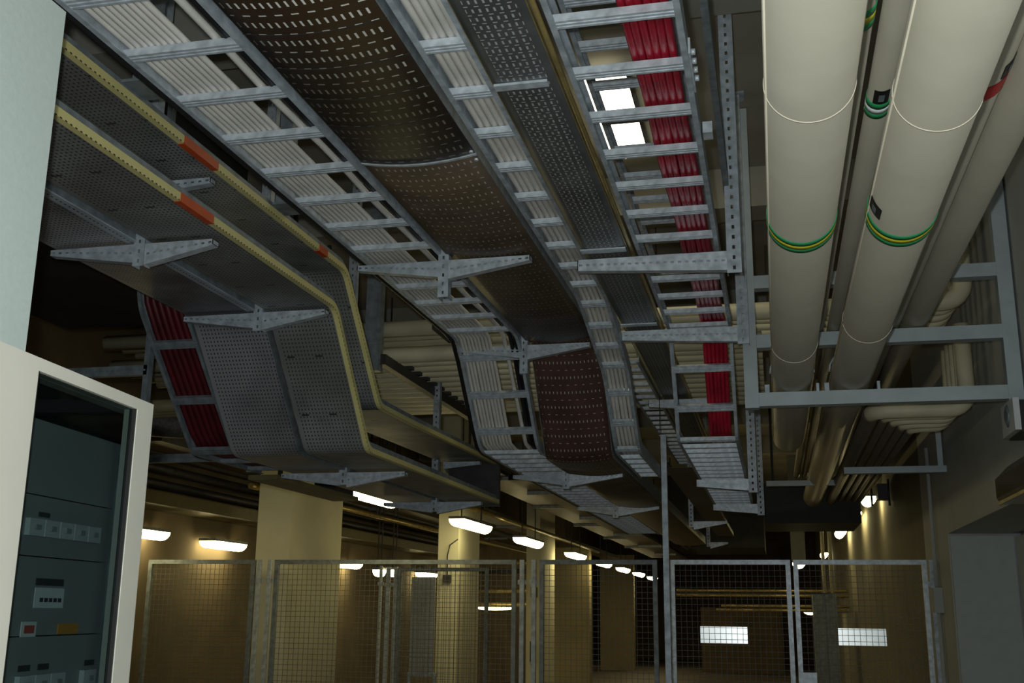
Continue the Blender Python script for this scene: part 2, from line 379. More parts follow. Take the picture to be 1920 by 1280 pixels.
# -- middle ladder with white cables
PM = bend([(1.0, Z1 + 0.01), (5.35, Z1 + 0.01), (6.2, 2.95), (6.7, Z2), (8.0, Z2)], 0.12)
ladder('narrow cable ladder with white cables between the brown and the grey tray', -0.935, -0.775, PM, lambda y: 0.30 if y < 5.3 else 0.24, 0.22, 0.075)
for i in range(5):
    cable('white cable on the narrow middle ladder, %s from its right rail' % ('fifth fourth third second first'.split()[i]), -0.905 + 0.0235*i, 0.036, 0.0115, PM, WCAB, 'white cables on the middle ladder', 0.001, 80 + i)
ladder('short dark cable ladder running straight on above the drop of the middle one', -0.985, -0.80, [(6.9, Z1 + 0.02), (12.0, Z1 + 0.02)], 0.24, 0.05, 0.06)
# -- grey perforated tray
PG = [(1.0, Z1), (2.0, Z1), (3.0, Z1), (4.0, Z1), (5.0, Z1), (6.0, Z1), (8, Z1), (10, Z1), (13.0, Z1)]
gt = tray('slim grey perforated cable tray left of the red cable ladder', -0.768, -0.572, PG, 0.06, GPERF, GOLD, 0.004)
MB().box((-0.765, 2.93, Z1 - 0.012), (-0.60, 2.965, Z1 - 0.004)).build('splice_plate', GALVB, gt)
for y in (4.52, 5.83):
    MB().box((-0.775, y, Z1 - 0.010), (-0.575, y + 0.05, Z1 - 0.004)).build('splice_plate', GALVB, gt)
tag(MB().tube([(-0.556, y, Z1 + 0.005) for y in (1.0, 3, 5, 8, 12)], 0.009, 8).build('conduit_tube', GOLD), 'thin brass-coloured tube running between the grey tray and the red cable ladder', 'tube')
# -- red cable ladder and the ladder above it
ZR = 2.585
PR = bend([(1.0, Z1), (6.08, Z1), (6.48, ZR), (10.55, ZR)], 0.08)
lr = ladder('galvanised cable ladder carrying red cables beside the beige pipes', -0.535, -0.178, PR, lambda y: 0.305 if y < 6 else (0.25 if y < 6.6 else 0.22), 0.12, 0.07)
RX = [-0.336, -0.314, -0.292, -0.270, -0.248, -0.226]
for i, x in enumerate(RX):
    cable('thick red cable, bottom layer of the ladder bundle, %s from the left' % ('first second third fourth fifth sixth'.split()[i]), x, 0.045, 0.0125, PR, RCAB, 'bottom layer of red cables', 0.0025, 100 + i, n=10)
for i in range(5):
    cable('thick red cable, second layer over the ladder bundle, %s from the left' % ('first second third fourth fifth'.split()[i]), -0.325 + 0.022*i, 0.066, 0.0125, PR, RCAB, 'second layer of red cables', 0.003, 120 + i, n=10)
for y0 in (2.28, 2.93):
    jp = MB().box((-0.178, y0 - 0.04, Z1 + 0.01), (-0.172, y0 + 0.21, Z1 + 0.06)).build('joint_plate', GALVB, lr)
    for k in range(4): MB().cyl((-0.173, y0 + 0.055*k, Z1 + 0.035), (-0.160, y0 + 0.055*k, Z1 + 0.035), 0.010, 8).build('joint_bolt', GALVB, jp)
MB().box((-0.172, 3.44, Z1 + 0.01), (-0.14, 3.50, Z1 + 0.05)).build('side_clip', GALVB, lr)
ladder('upper cable ladder above the red cables showing its short left rungs', -0.60, -0.24, [(1.0, 3.50), (6.2, 3.50)], 0.30, 0.02, 0.06, GALV)
# -- left tray group with yellow edges
def ytray(label, xl, xr, path, orange, h=0.06):
    o = tray(label, xl, xr, path, h, TPERF, GALVD, 0.0)
    st = MB().sweep([(xr - 0.002, -0.004), (xr + 0.022, -0.004), (xr + 0.022, 0.026), (xr - 0.002, 0.026)], path, [0, 0.024, 0.054, 0.078])
    e = st.build('edge_strip', YSTRIP, o)
    for a, b in orange:
        MB().box((xr - 0.004, a, path[0][1] - 0.006), (xr + 0.024, b, path[0][1] + 0.028)).build('orange_tape', OSTRIP, e)
    return o
T1 = [(1.4, 3.24), (2.6, 3.24), (3.8, 3.24)] + bend([(4.3, 3.24), (4.90, 3.24), (5.46, 2.65), (6.0, 2.65)], 0.06) + [(8.15, 2.68)]
T2 = [(1.6, 3.0), (2.6, 3.0), (3.6, 3.0)] + bend([(4.2, 3.0), (4.72, 3.0), (5.24, 2.38), (5.9, 2.38)], 0.06) + [(8.0, 2.38)]
t1 = ytray('upper grey cable tray with yellow edge strip, farther right of the stacked pair', -2.40, -2.045, T1, [(3.31, 3.565), (4.55, 4.65)])
t2 = ytray('lower grey cable tray with yellow edge strip, hung just under the other yellow one', -2.345, -2.015, T2, [(3.27, 3.51)])
tag(MB().box((-2.40, 8.02, 2.36), (-2.0, 8.06, 2.72)).build('end_panel', DARKST), 'dark upright panel closing off the yellow edged tray stack', 'panel')
T3 = [(1.6, 3.0), (3.0, 3.0)] + bend([(4.2, 3.0), (4.76, 3.0), (5.28, 2.38), (5.9, 2.38)], 0.06) + [(8.0, 2.38)]
t3 = tray('outer grey perforated cable tray left of the double bracket hangers', -2.775, -2.40, T3, 0.06, TPERF3, GALVD)
MB().sweep([(-2.438, -0.006), (-2.392, -0.006), (-2.392, -0.001), (-2.438, -0.001)], [(1.6, 3.0), (3.0, 3.0), (4.68, 3.0)], [0.007, 0.053, 0.06, 0.10]).build('slotted_edge', GALVSLOT, t3)
T4 = bend([(4.55, 3.7), (4.72, 3.05), (5.35, 2.40), (6.2, 2.40)], 0.06)
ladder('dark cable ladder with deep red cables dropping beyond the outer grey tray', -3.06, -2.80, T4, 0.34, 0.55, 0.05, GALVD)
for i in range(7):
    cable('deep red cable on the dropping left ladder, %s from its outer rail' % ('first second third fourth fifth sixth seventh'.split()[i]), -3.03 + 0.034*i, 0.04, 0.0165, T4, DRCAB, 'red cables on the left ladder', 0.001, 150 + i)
# ------------------------------------------------------------------ brackets
def arm(par, x0, x1, y, ztop, h0=0.075, h1=0.022, wd=0.042, m=GALV):
    """tapered cantilever arm, root at x0, tip at x1, flat top at ztop"""
    b = MB(); s = 1 if x1 > x0 else -1
    b.slotplate((x0, y - wd/2, ztop - h0), (x1, y - wd/2, ztop - h1), (0, 0, h0), (0, 0, h1), (0, 1, 0), 0.003)
    p = [(x0, y - wd/2 + 0.004, ztop - h0), (x1, y - wd/2 + 0.004, ztop - h1), (x1, y + wd/2, ztop - h1), (x0, y + wd/2, ztop - h0)]
    q = [(x, yy, zz + 0.003) for x, yy, zz in p]
    b.hexa(p + q)
    b.hexa([(x0, y + wd/2 - 0.003, ztop - h0), (x1, y + wd/2 - 0.003, ztop - h1), (x1, y + wd/2, ztop - h1), (x0, y + wd/2, ztop - h0),
            (x0, y + wd/2 - 0.003, ztop), (x1, y + wd/2 - 0.003, ztop), (x1, y + wd/2, ztop), (x0, y + wd/2, ztop)])
    b.box((x0, y - wd/2 + 0.001, ztop - 0.003), (x1, y + wd/2, ztop))
    b.box((x1 - 0.004 * s, y - wd/2, ztop - h1), (x1, y + wd/2, ztop))
    return b.build('arm', m, par)
def hanger(label, x, y, zarm, xl, xr, drop=0.11, top=None, m=GALV, cat='bracket', group=None, side=None, wd=0.045, dz=0.0):
    o = root('hanger_bracket', label, cat, (0, 0, 0), group); top = top or CEIL - 0.001
    b = MB(); k = 0.024
    b.slotplate((x - k, y - k, zarm - drop), (x - k, y - k, top), (2*k, 0, 0), (2*k, 0, 0), (0, 1, 0), 0.003, 0.04, 0.016, 0.010)
    b.box((x - k, y - k + 0.003, zarm - drop), (x - k + 0.004, y + k, top)); b.box((x + k - 0.004, y - k + 0.003, zarm - drop), (x + k, y + k, top))
    b.build('hanger_post', m, o)
    MB().box((x - 0.06, y - 0.06, top - 0.008), (x + 0.06, y + 0.06, top)).build('head_plate', m, o)
    if xl is not None: arm(o, x - k, xl, y, zarm + dz, wd=wd, m=m)
    if xr is not None: arm(o, x + k, xr, y, zarm, h0=0.085, wd=wd, m=GALVB)  # right arm in brighter steel, painting in the flash its sloped underside catches
    return o
ZA = Z1 - 0.024
hanger('large double-armed bracket under left ladder and brown tray, nearest the camera', -1.388, 4.50, ZA - 0.004, -1.80, -0.99, 0.17)
hanger('double-armed bracket at the top of the drop of the brown tray', -1.388, 6.14, ZA - 0.004, -1.80, -0.99, 0.17)
hanger('double-armed bracket under the lowered brown tray just past the drop', -1.388, 7.50, Z2 - 0.026, -1.77, -0.99, 0.10)
hanger('double-armed bracket under the lowered brown tray, beside the tall fence pole', -1.388, 9.95, Z2 - 0.026, -1.74, -0.99, 0.10)
hanger('small bright bracket arm in the dark, right of the tall fence pole', -0.83, 11.6, Z2 - 0.03, None, -0.46, 0.06)
hanger('smallest bright bracket arm far back above the wire gate', -0.86, 15.1, Z2 - 0.03, None, -0.60, 0.06)
hanger('double-armed bracket under the yellow edged trays, nearest the white wall', -2.378, 3.66, 2.985, -2.78, -2.06, 0.09)
hanger('double-armed bracket at the bend of the yellow edged trays', -2.378, 4.70, 2.985, -2.78, -2.03, 0.09)
hanger('double-armed bracket below the dropped grey trays above the broad column', -2.41, 5.95, 2.365, -2.80, -2.03, 0.07)
hanger('double-armed bracket under the far end of the lower grey tray', -2.41, 7.72, 2.365, -2.80, -2.05, 0.07)
for lab, y, z in (('single bracket arm holding the upper yellow edged tray before its bend', 3.62, 3.225), ('single bracket arm under the far end of the upper grey tray', 7.74, 2.66)):
    o = root('bracket_arm', lab, 'bracket'); arm(o, -2.352, -2.07, y, z, 0.05)
def cantilever(label, y, zarm, xt, xr=-0.115, top=None, both=True):
    o = root('cantilever_bracket', label, 'bracket'); top = top or CEIL - 0.001
    b = MB(); b.slotplate((xr - 0.03, y - 0.03, zarm - 0.10), (xr - 0.03, y - 0.03, top), (0.062, 0, 0), (0.062, 0, 0), (0, 1, 0), 0.003, 0.046, 0.018, 0.012)
    b.box((xr - 0.03, y - 0.027, zarm - 0.10), (xr - 0.026, y + 0.02, top)); b.box((xr + 0.028, y - 0.027, zarm - 0.10), (xr + 0.032, y + 0.02, top))
    b.build('upright', GALV, o)
    MB().box((xr - 0.06, y - 0.06, top - 0.008), (xr + 0.06, y + 0.06, top)).build('head_plate', GALV, o)
    arm(o, xr - 0.03, xt, y - 0.006, zarm, 0.085, 0.05, 0.045, GALVB)
    return o
cantilever('slotted upright with long arm under the red cable ladder, nearest the camera', 4.62, ZA - 0.004, -0.80)
cantilever('slotted upright with long arm at the drop of the red cable ladder', 5.93, ZA - 0.004, -0.80)
cantilever('slotted upright whose arm only shows left of the dropped red ladder', 8.0, ZA - 0.004, -0.86, -0.35)
cantilever('slotted upright and arm under the lowered red cable ladder', 8.25, ZR - 0.026, -0.545, -0.135)
cantilever('slotted upright and arm at the far end of the red cable ladder', 10.2, ZR - 0.026, -0.53, -0.105)
for i, (x, y) in enumerate(((-0.145, 2.95), (-0.145, 3.35))):
    pass
# long channel above the red ladder, right side
tag(MB().sweep([(-0.150, 0), (-0.125, 0), (-0.125, 0.05), (-0.150, 0.05)], [(1.0, 3.42), (6.0, 3.42)]).build('steel_channel', GALVD), 'plain steel channel running above the right rail of the red ladder', 'channel')
# hanging posts beyond the left ladder
for i, (x, y) in enumerate(((-2.00, 3.0), (-2.02, 4.15))):
    o = root('ceiling_post', ('nearer grey post dropping from the ceiling behind the yellow edged trays', 'second grey post dropping from the ceiling behind the yellow edged trays')[i], 'post')
    MB().box((x - 0.03, y - 0.03, 3.30), (x + 0.03, y + 0.03, CEIL - 0.29 if 2.4 < y < 2.7 else CEIL - 0.001)).build('post', GALVD, o)
    MB().box((x - 0.07, y - 0.07, 3.29), (x + 0.07, y + 0.07, 3.30)).build('foot_plate', GALVD, o)
# ------------------------------------------------------------------ support frame for the pipes
FY = 6.12; fr = root('pipe_support_frame', 'grey square-tube frame fixed to the right wall carrying the large pipes', 'frame', (0, 0, 0))
def rhs(a, b, w_=0.075): return MB().beam(a, b, w_, w_)
rhs((-0.085, FY, 2.70), (-0.085, FY, CEIL - 0.01)).build('left_upright', PAINT, fr)
rhs((1.27, FY, 2.70), (1.27, FY, CEIL - 0.01)).build('right_upright', PAINT, fr)
for z in (2.745, 3.075, 3.42):
    rhs((-0.047, FY, z), (1.232, FY, z)).build('crossbar', PAINT, fr)
# ------------------------------------------------------------------ longitudinal pipes
def band(par, x, z, r, y, m, wd=0.034, name='marking_band'):
    return MB().tube([(x, y, z), (x, y + wd, z)], r + 0.0025, 48).build(name, m, par)
def bigpipe(label, x, z, r, y0, y1, m=BEIGE, seams=(), n=48, end=None):
    o = root('insulated_pipe', label, 'pipe'); pts = [(x, y0, z), (x, y1, z)]
    if end: pts = [(x, y0, z), (x, y1 - 0.25, z)] + [(x, y1 - 0.25 + 0.25*math.sin(a), z + 0.25 - 0.25*math.cos(a)) for a in (0.3, 0.7, 1.1, 1.57)] + [(x, y1, CEIL - 0.001)]
    MB().tube(pts, r, n).build('pipe_body', m, o)
    for y in seams: MB().tube([(x, y, z), (x, y + 0.005, z)], r + 0.0018, n).build('jacket_seam', SEAM, o)
    return o
p1 = bigpipe('large beige insulated pipe, left one of the two lowest big pipes', 0.137, 2.895, 0.112, 0.6, 8.7, seams=(2.60, 5.35), end=True)
for dy, m in ((0, GREENB), (0.034, YELB), (0.068, GREENB)): band(p1, 0.137, 2.895, 0.112, 3.535 + dy, m)
p2 = bigpipe('large beige insulated pipe, right one of the two lowest big pipes', 0.455, 2.892, 0.109, 0.6, 13.0, seams=(2.72, 5.0))
for dy, m in ((0, GREENB), (0.034, YELB), (0.068, GREENB)): band(p2, 0.455, 2.892, 0.109, 3.535 + dy, m)
def curved_tag(par, x, z, r, a0, a1, y0, y1, m, name='pipe_label', lift=0.003):
    b = MB(); n = 10; k = 0
    for rr in (r + lift, r + lift - 0.002):
        for i in range(n + 1):
            a = a0 + (a1 - a0) * i / n
            for y in (y0, y1): b.v.append((x + rr*math.cos(a), y, z + rr*math.sin(a)))
    for i in range(n):
        q = 2*i; b.face([q, q+1, q+3, q+2]); q += 2*(n+1); b.face([q, q+2, q+3, q+1])
    return b.build(name, m, par)
# small square black stickers with a pale arrow mark
def sticker(par, x, z, r, ac, y0, sz=0.06):
    da = sz / r / 2
    curved_tag(par, x, z, r, ac - da, ac + da, y0, y0 + 0.085, BLACK)
    st = curved_tag(par, x, z, r, ac - da*0.35, ac + da*0.35, y0 + 0.02, y0 + 0.065, GALVD, 'label_mark', 0.0045)
sticker(p2, 0.455, 2.892, 0.109, PI * 1.14, 3.38)
s1 = bigpipe('slim beige pipe with a green-yellow band, directly right of the left big pipe', 0.285, 3.150, 0.036, 0.6, 13.0, n=24)
for dy, m in ((0, GREENB), (0.034, YELB), (0.068, GREENB)): band(s1, 0.285, 3.150, 0.036, 2.68 + dy, m)
s2 = bigpipe('slim beige pipe with a green-white band beside the right big pipe', 0.375, 3.153, 0.036, 0.6, 13.0, n=24)
for dy, m in ((0, GREENB), (0.034, WHITEB), (0.068, GREENB)): band(s2, 0.375, 3.153, 0.036, 3.25 + dy, m)
sticker(s2, 0.375, 3.153, 0.036, PI * 1.5, 3.16, 0.045)
p3 = bigpipe('beige insulated pipe with red marking, upper rack right of the big pipes', 0.655, 3.205, 0.090, 0.6, 13.0)
curved_tag(p3, 0.655, 3.205, 0.090, PI*1.45, PI*1.93, 3.20, 3.29, REDB, 'red_marking')
sticker(p3, 0.655, 3.205, 0.090, PI * 1.80, 3.10, 0.06)
p4 = bigpipe('beige insulated pipe at the outer right of the upper rack', 0.812, 3.19, 0.070, 0.6, 13.0)
for p_, x_, z_, r_, a_ in ((p1, 0.137, 2.895, 0.112, 1.10), (p2, 0.455, 2.892, 0.109, 1.04)):
    xx = x_ + (r_ + 0.001)*math.cos(PI*a_); zz = z_ + (r_ + 0.001)*math.sin(PI*a_)
    MB().tube([(xx, 0.6, zz), (xx, 8.2, zz)], 0.003, 6).build('jacket_lap', SEAM, p_)
# pipe clips on the frame
for i, (x, z, r) in enumerate(((0.137, 2.783, 0.11), (0.455, 2.783, 0.11))):
    c = root('pipe_saddle', ('saddle clamp under the left big pipe on the frame', 'saddle clamp under the right big pipe on the frame')[i], 'clamp')
    MB().tube([(x + 0.119*math.cos(a), FY, 2.895 + 0.119*math.sin(a)) for a in [PI*0.0 + PI*k/10 for k in range(11)]], 0.006, 8).build('strap', GALV, c)
    MB().box((x - 0.15, FY - 0.02, 2.783), (x - 0.125, FY + 0.02, 2.83)).box((x + 0.125, FY - 0.02, 2.783), (x + 0.14, FY + 0.02, 2.83)).build('foot', GALV, c)
# ------------------------------------------------------------------ cross pipes
def arc(c, u, v, r, n=6):
    """quarter turn about c from c+u*r to c+v*r"""
    c, u, v = Vector(c), Vector(u), Vector(v)
    return [tuple(c + (u*math.cos(t) + v*math.sin(t))*r) for t in [PI/2*k/n for k in range(n + 1)]]
ordn = 'first second third fourth fifth sixth seventh eighth ninth tenth eleventh twelfth'.split()
for i in range(6):
    r = 0.055 if i == 0 else 0.026; y = 6.75 if i == 0 else 6.80 + 0.17*i; xv = 1.17; z = 3.43
    R_ = 0.12
    pts = [(-4.6, y, z), (xv - R_, y, z)] + arc((xv - R_, y, z + R_), (0, 0, -1), (1, 0, 0), R_)[1:] + [(xv, y, CEIL - 0.001)]
    tag(MB().tube(pts, r, 16).build('cross_pipe', BEIGE2), '%s cream cross pipe of the upper layer, %s from the camera' % ('thick' if i == 0 else 'thin', ordn[i]), 'pipe', 'upper layer of cross pipes')
for i in range(12):
    r = 0.055 if i == 0 else 0.030; y = 6.86 + (0 if i == 0 else 0.05 + 0.185*i)
    tag(MB().tube([(-4.6, y, 3.275), (-0.02, y, 3.275)] + ([(1.1, y, 3.275)] if False else []), r, 16).build('cross_pipe', BEIGE2), '%s cream pipe crossing in the lower layer, %s from the camera' % ('thick' if i == 0 else 'thin', ordn[i]), 'pipe', 'lower layer of cross pipes')
for i in range(5):
    r = 0.050 if i == 0 else 0.026; y = 7.05 + (0 if i == 0 else 0.05 + 0.17*i); z = 2.83; xv = 1.19; xl = 0.63 + (0 if i == 0 else 0.03 + 0.07*i); R_ = 0.10
    pts = [(xv, y, 3.36), (xv, y, z + R_)] + arc((xv - R_, y, z + R_), (1, 0, 0), (0, 0, -1), R_)[1:] + [(xl + R_, y, z)] + arc((xl + R_, y + R_, z), (0, -1, 0), (-1, 0, 0), R_)[1:] + [(xl, 12.7, z)]
    lp = root('looped_pipe', '%s cream pipe looping off the right wall below the frame, %s from camera' % ('thick' if i == 0 else 'thin', ordn[i]), 'pipe', group='looped pipes at the right wall')
    MB().tube(pts[:-1], r, 16).build('cream_loop', BEIGE2, lp); MB().tube(pts[-2:], r + 0.001, 16).build('dark_run', DRUN, lp)  # lengthwise run takes a darker colour than the cream loop
# black channel under the cross pipes
bc = root('pipe_rack_channel', 'black steel channel under the cream cross pipes with clamps on it', 'channel')
MB().beam((-2.45, 6.6, 3.19), (-2.45, 9.8, 3.19), 0.05, 0.07).build('channel', DARKST, bc)
for i in range(10): MB().box((-2.52, 7.08 + 0.185*i, 3.225), (-2.40, 7.12 + 0.185*i, 3.25)).build('clamp', DARKST, bc)
o = root('rack_post', 'grey square post holding the black channel beside the yellow edged trays', 'post')
MB().box((-2.56, 6.56, 3.11), (-2.46, 6.64, CEIL - 0.001)).build('post', GALVD, o)
tag(MB().beam((-2.05, 6.45, 3.352), (-2.05, 6.83, 3.352), 0.03, 0.03).build('pipe_clamp_rail', DARKST), 'short black clamp rail under the upper cross pipes', 'rail')
# ------------------------------------------------------------------ dark services far left
tag(B((-4.6, 3.3, 3.42), (-3.35, 6.3, CEIL - 0.001)).build('duct_or_dark_fill', DARKD), 'large dark box added to blacken the space beyond the outer grey tray', 'duct')  # invented dark box that keeps the view past the outer tray black
tag(MB().sweep([(-6.19, 0), (-5.75, 0), (-5.75, 0.12), (-6.19, 0.12)], [(6.6, 2.56), (20, 2.56)]).build('wall_tray', mat('olive_tray_sheet', (0.10, 0.085, 0.045), 0.5, 0.3)), 'olive brown cable tray running along the left wall above the lamps', 'cable tray')
for i in range(3):
    tag(MB().tube([(-6.12 + 0.13*i, 6.9, 2.82 + 0.13*i), (-6.12 + 0.13*i, 21, 2.82 + 0.13*i)], 0.05, 12).build('service_pipe', DARKST), 'dark pipe along the left wall above the olive tray, %s of the three' % ('lowest', 'middle', 'highest')[i], 'pipe')
tag(MB().tube([(-4.9, 7.0, 2.95), (-4.4, 7.3, 2.93), (-4.0, 7.7, 2.95), (-3.9, 9.5, 2.95)], 0.10, 14).build('flexible_duct', mat('ribbed_duct', (0.10, 0.09, 0.08), 0.6, 0.2, 0.4, 40)), 'thick grey flexible duct curving above the left wall lamps', 'duct')
gf = root('folded_lamp_tray', 'olive channel with a dark box hanging in front of the broad column', 'channel')
MB().beam((-3.12, 6.35, 2.40), (-3.12, 7.75, 2.40), 0.20, 0.03).build('channel', mat('olive_sheet', (0.20, 0.17, 0.08), 0.5, 0.3), gf)
MB().box((-3.20, 7.35, 2.416), (-3.04, 7.7, 2.50)).build('box', DARKST, gf)
for k, (x, y) in enumerate(((-3.12, 6.6), (-3.12, 7.2))): MB().box((x - 0.012, y - 0.012, 2.416), (x + 0.012, y + 0.012, CEIL - 0.001)).build('rod', DARKST, gf)
for i, (x0, y) in enumerate(((-3.75, 4.9), (-3.9, 6.1))):
    o = root('bracket_arm', ('faint bracket arm left of the dropping red cables', 'lower faint bracket arm behind the glass cabinet top')[i], 'bracket')
    arm(o, -3.08, x0, y, (2.80, 2.52)[i], 0.05, 0.05, 0.04, GALVD)
    MB().box((-3.10, y - 0.02, 2.4), (-3.07, y + 0.02, CEIL - 0.001)).build('post', GALVD, o)
for i in range(5):
    tag(MB().cyl((-5.6, 6.7 + 0.2*i, 2.95 + 0.02 * i), (-3.4 - 0.12*i, 6.7 + 0.2*i, 2.95 + 0.02*i), 0.045, 12).build('cross_pipe', mat('dim_pipe_%d' % i, (0.26, 0.22, 0.12), 0.6)), 'dim olive pipe just above the glass cabinet, %s from below' % ordn[4 - i], 'pipe', 'dim pipes over the cabinet')
# ------------------------------------------------------------------ lamps
def lamp(label, x, y, z, L=1.2, wd=0.13, m=TUBEY, wall=0, h=0.07, hang=True):
    o = root('tube_lamp', label, 'lamp', (0, 0, 0))
    prof = [(x + wd/2*math.cos(a), h*0.8*math.sin(a)) for a in [PI + PI*k/8 for k in range(9)]]
    MB().sweep(prof, [(y - L/2, z), (y + L/2, z)]).build('diffuser', m, o)
    MB().box((x - wd/2, y - L/2 - 0.01, z), (x + wd/2, y + L/2 + 0.01, z + 0.03)).build('housing', GALVD, o)
    if wall: MB().box((x, y - 0.05, z + 0.005), (x + wall, y + 0.05, z + 0.025)).build('wall_arm', GALVD, o)
    elif hang:
        for s in (-1, 1): MB().box((x - 0.006, y + s*L*0.35 - 0.006, z + 0.03), (x + 0.006, y + s*L*0.35 + 0.006, CEIL - 0.001)).build('rod', DARKST, o)
    return o
for i, y in enumerate((9.1, 12.6, 15.8, 19.8, 23.2, 26.4, 29.6, 33.0)):
    lamp('glowing tube lamp, %s in the row running down the corridor behind the fence' % ordn[i], -3.46 - 0.012*i, y, 2.60, 1.25, 0.19, h=0.11)
for i, y in enumerate((9.75, 11.45, 15.2, 19.0)):
    lamp('glowing wall lamp on the left brown wall, %s from the camera' % ordn[i], -6.05, y, (2.33, 2.31, 2.25, 2.23)[i], 0.75, 0.20, TUBEY, -0.14, 0.10)
for i, y in enumerate((14.4, 17.2, 20.8, 28.2)):
    lamp('glowing lamp along the right wall, %s from the fence' % ordn[i], 1.17, y, (3.02, 3.05, 3.05, 3.03)[i], (0.35, 0.9, 0.9, 0.9)[i], 0.17, TUBEY, 0.14, 0.13)
cl_ = lamp('wide white ceiling lamp seen through the upper cable ladder', -0.815, 5.97, CEIL - 0.035, 1.07, 0.27, TUBEW, 0, 0.06, False)
lamp('glowing lamp in the opening between the narrower and the brown far columns', -5.3, 21.0, 1.66, 0.2, 0.75, TUBEY, -0.9, 0.07, False).name = 'tube_lamp'
lamp('small lamp under the hanging concrete stub above the right gate', 0.40, 20.15, 2.465, 0.3, 0.22, TUBEY, 0, 0.12, False)
lamp('tiny far lamp beside the grey locker beyond the right gate', 0.66, 24.0, 1.66, 0.2, 0.28, TUBEY, 0.65, 0.1, False)
for i, x in enumerate((-4.98, -4.80)):
    lamp('small square lamp, %s of the close pair beside the far fence posts' % ('left', 'right')[i], x - 0.35, 14.6 + i*0.1, 2.13, 0.2, 0.13, TUBEY, 0, 0.12)
# glossy unlit luminaire and alarm box on the near right wall
g = root('unlit_wall_lamp', 'dark glossy unlit lamp housing on the right wall under the alarm box', 'lamp')
MB().sweep([(1.15, 0.03), (1.17, 0), (1.315, 0), (1.315, 0.20), (1.22, 0.20), (1.15, 0.13)], [(5.2, 2.17), (6.22, 2.17)]).build('housing', BRASS, g)
MB().box((1.150, 5.3, 2.163), (1.165, 6.2, 2.180)).build('rim', GOLD, g)
a = root('alarm_box', 'white box with a round grey horn on the right wall below the frame', 'alarm')
MB().box((1.21, 5.9, 2.515), (1.24, 6.21, 2.68)).build('cover', MODULE, a)
MB().box((1.24, 5.91, 2.505), (1.315, 6.22, 2.67)).build('back_box', BLACK, a)
MB().tube([(1.20, 6.06, 2.61), (1.21, 6.06, 2.61)], [0.035, 0.06], 20).build('horn', GALVD, a)
for y in (6.12, 6.18): MB().cyl((1.27, y, 2.67), (1.27, y, 2.695), 0.014, 10).build('gland', BLACK, a)
tag(MB().cyl((1.305, 6.14, 2.371), (1.305, 6.14, 2.505), 0.006, 8).build('lead_wire', MODULE), 'short white lead between the alarm box and the lamp under it', 'wire')
# right wall conduit
c = root('wall_conduit', 'grey conduit rising up the right wall beside the fence end', 'conduit')
MB().tube([(1.29, 9.80, 0.0), (1.29, 9.80, 1.62)], 0.017, 10).build('lower_tube', WALLG, c)
MB().tube([(1.29, 9.80, 1.82), (1.29, 9.80, 2.98)], 0.017, 10).build('upper_tube', WALLG, c)
MB().box((1.25, 9.72, 1.62), (1.319, 9.88, 1.82)).build('junction_box', WALLG, c)
# rack bar carrying dark pipes at the far right
k = root('wall_bracket', 'grey wall bracket bar under the dark pipes above the right gate', 'bracket')
MB().beam((0.56, 9.0, 2.70), (1.32, 9.0, 2.70), 0.06, 0.05).build('bar', PAINT, k)
MB().beam((1.28, 9.0, 2.70), (1.28, 9.0, 3.05), 0.04, 0.04).build('upright', PAINT, k)
o = root('camera_housing', 'dark hanging wall device with two prongs right of the first right wall lamp', 'device')
MB().box((1.17, 13.1, 2.88), (1.30, 13.35, 3.05)).build('body', DARKST, o)
for x in (1.10, 1.29): MB().cyl((x, 13.1, 2.80), (x, 13.1, 3.1), 0.012, 8).build('prong', DARKST, o)
# dark duct, stub, angle at the end of the pipes
tag(MB().box((-0.10, 13.2, 2.62), (0.98, 14.6, 3.08)).box((0, 13.5, 3.08), (0.03, 13.53, CEIL-0.001)).box((0.9, 13.5, 3.08), (0.93, 13.53, CEIL-0.001)).build('duct_or_dark_fill', DARKD), 'dark rectangular duct hanging above the middle gate', 'duct')
tag(MB().beam((-0.05, 10.9, 2.82), (0.62, 10.9, 2.82), 0.05, 0.05).build('angle_bar', PAINT), 'grey cross bar below the pipe ends above the right gate', 'bar')
tag(B((0.28, 20.0, 2.50), (0.52, 20.3, CEIL - 0.001)).build('concrete_stub', CONC), 'short grey concrete stub hanging above the right gate', 'stub')
# services over the corridor beyond the fence
for lab, x0, x1, z, y0, y1, m in (
    ('dim cable tray over the corridor, just left of the far bracket arms', -2.55, -2.15, 2.86, 10.6, 30, BROWN2),
    ('dim cable tray over the corridor, next to the lamp row', -3.22, -2.80, 3.02, 10.6, 30, BROWN2),
    ('dim cable tray high between the lamp row and the columns', -4.55, -4.12, 3.0, 9.3, 30, BROWN2),
    ('dim cable tray high over the left wall lamps', -5.62, -5.22, 3.02, 8.6, 30, BROWN2)):
    t_ = tray(lab, x0, x1, [(y0, z), (y1, z)], 0.07, m, DARKST)
    for y in (11.6, 14.9, 18.2, 21.5, 24.6):
        MB().box((x0 - 0.03, y, z - 0.04), (x1 + 0.03, y + 0.04, z - 0.002)).build('cross_bar', GALVD, t_)
        MB().box((x0 - 0.03, y, z - 0.002), (x0 - 0.012, y + 0.04, CEIL - 0.001)).build('drop_rod', DARKST, t_)
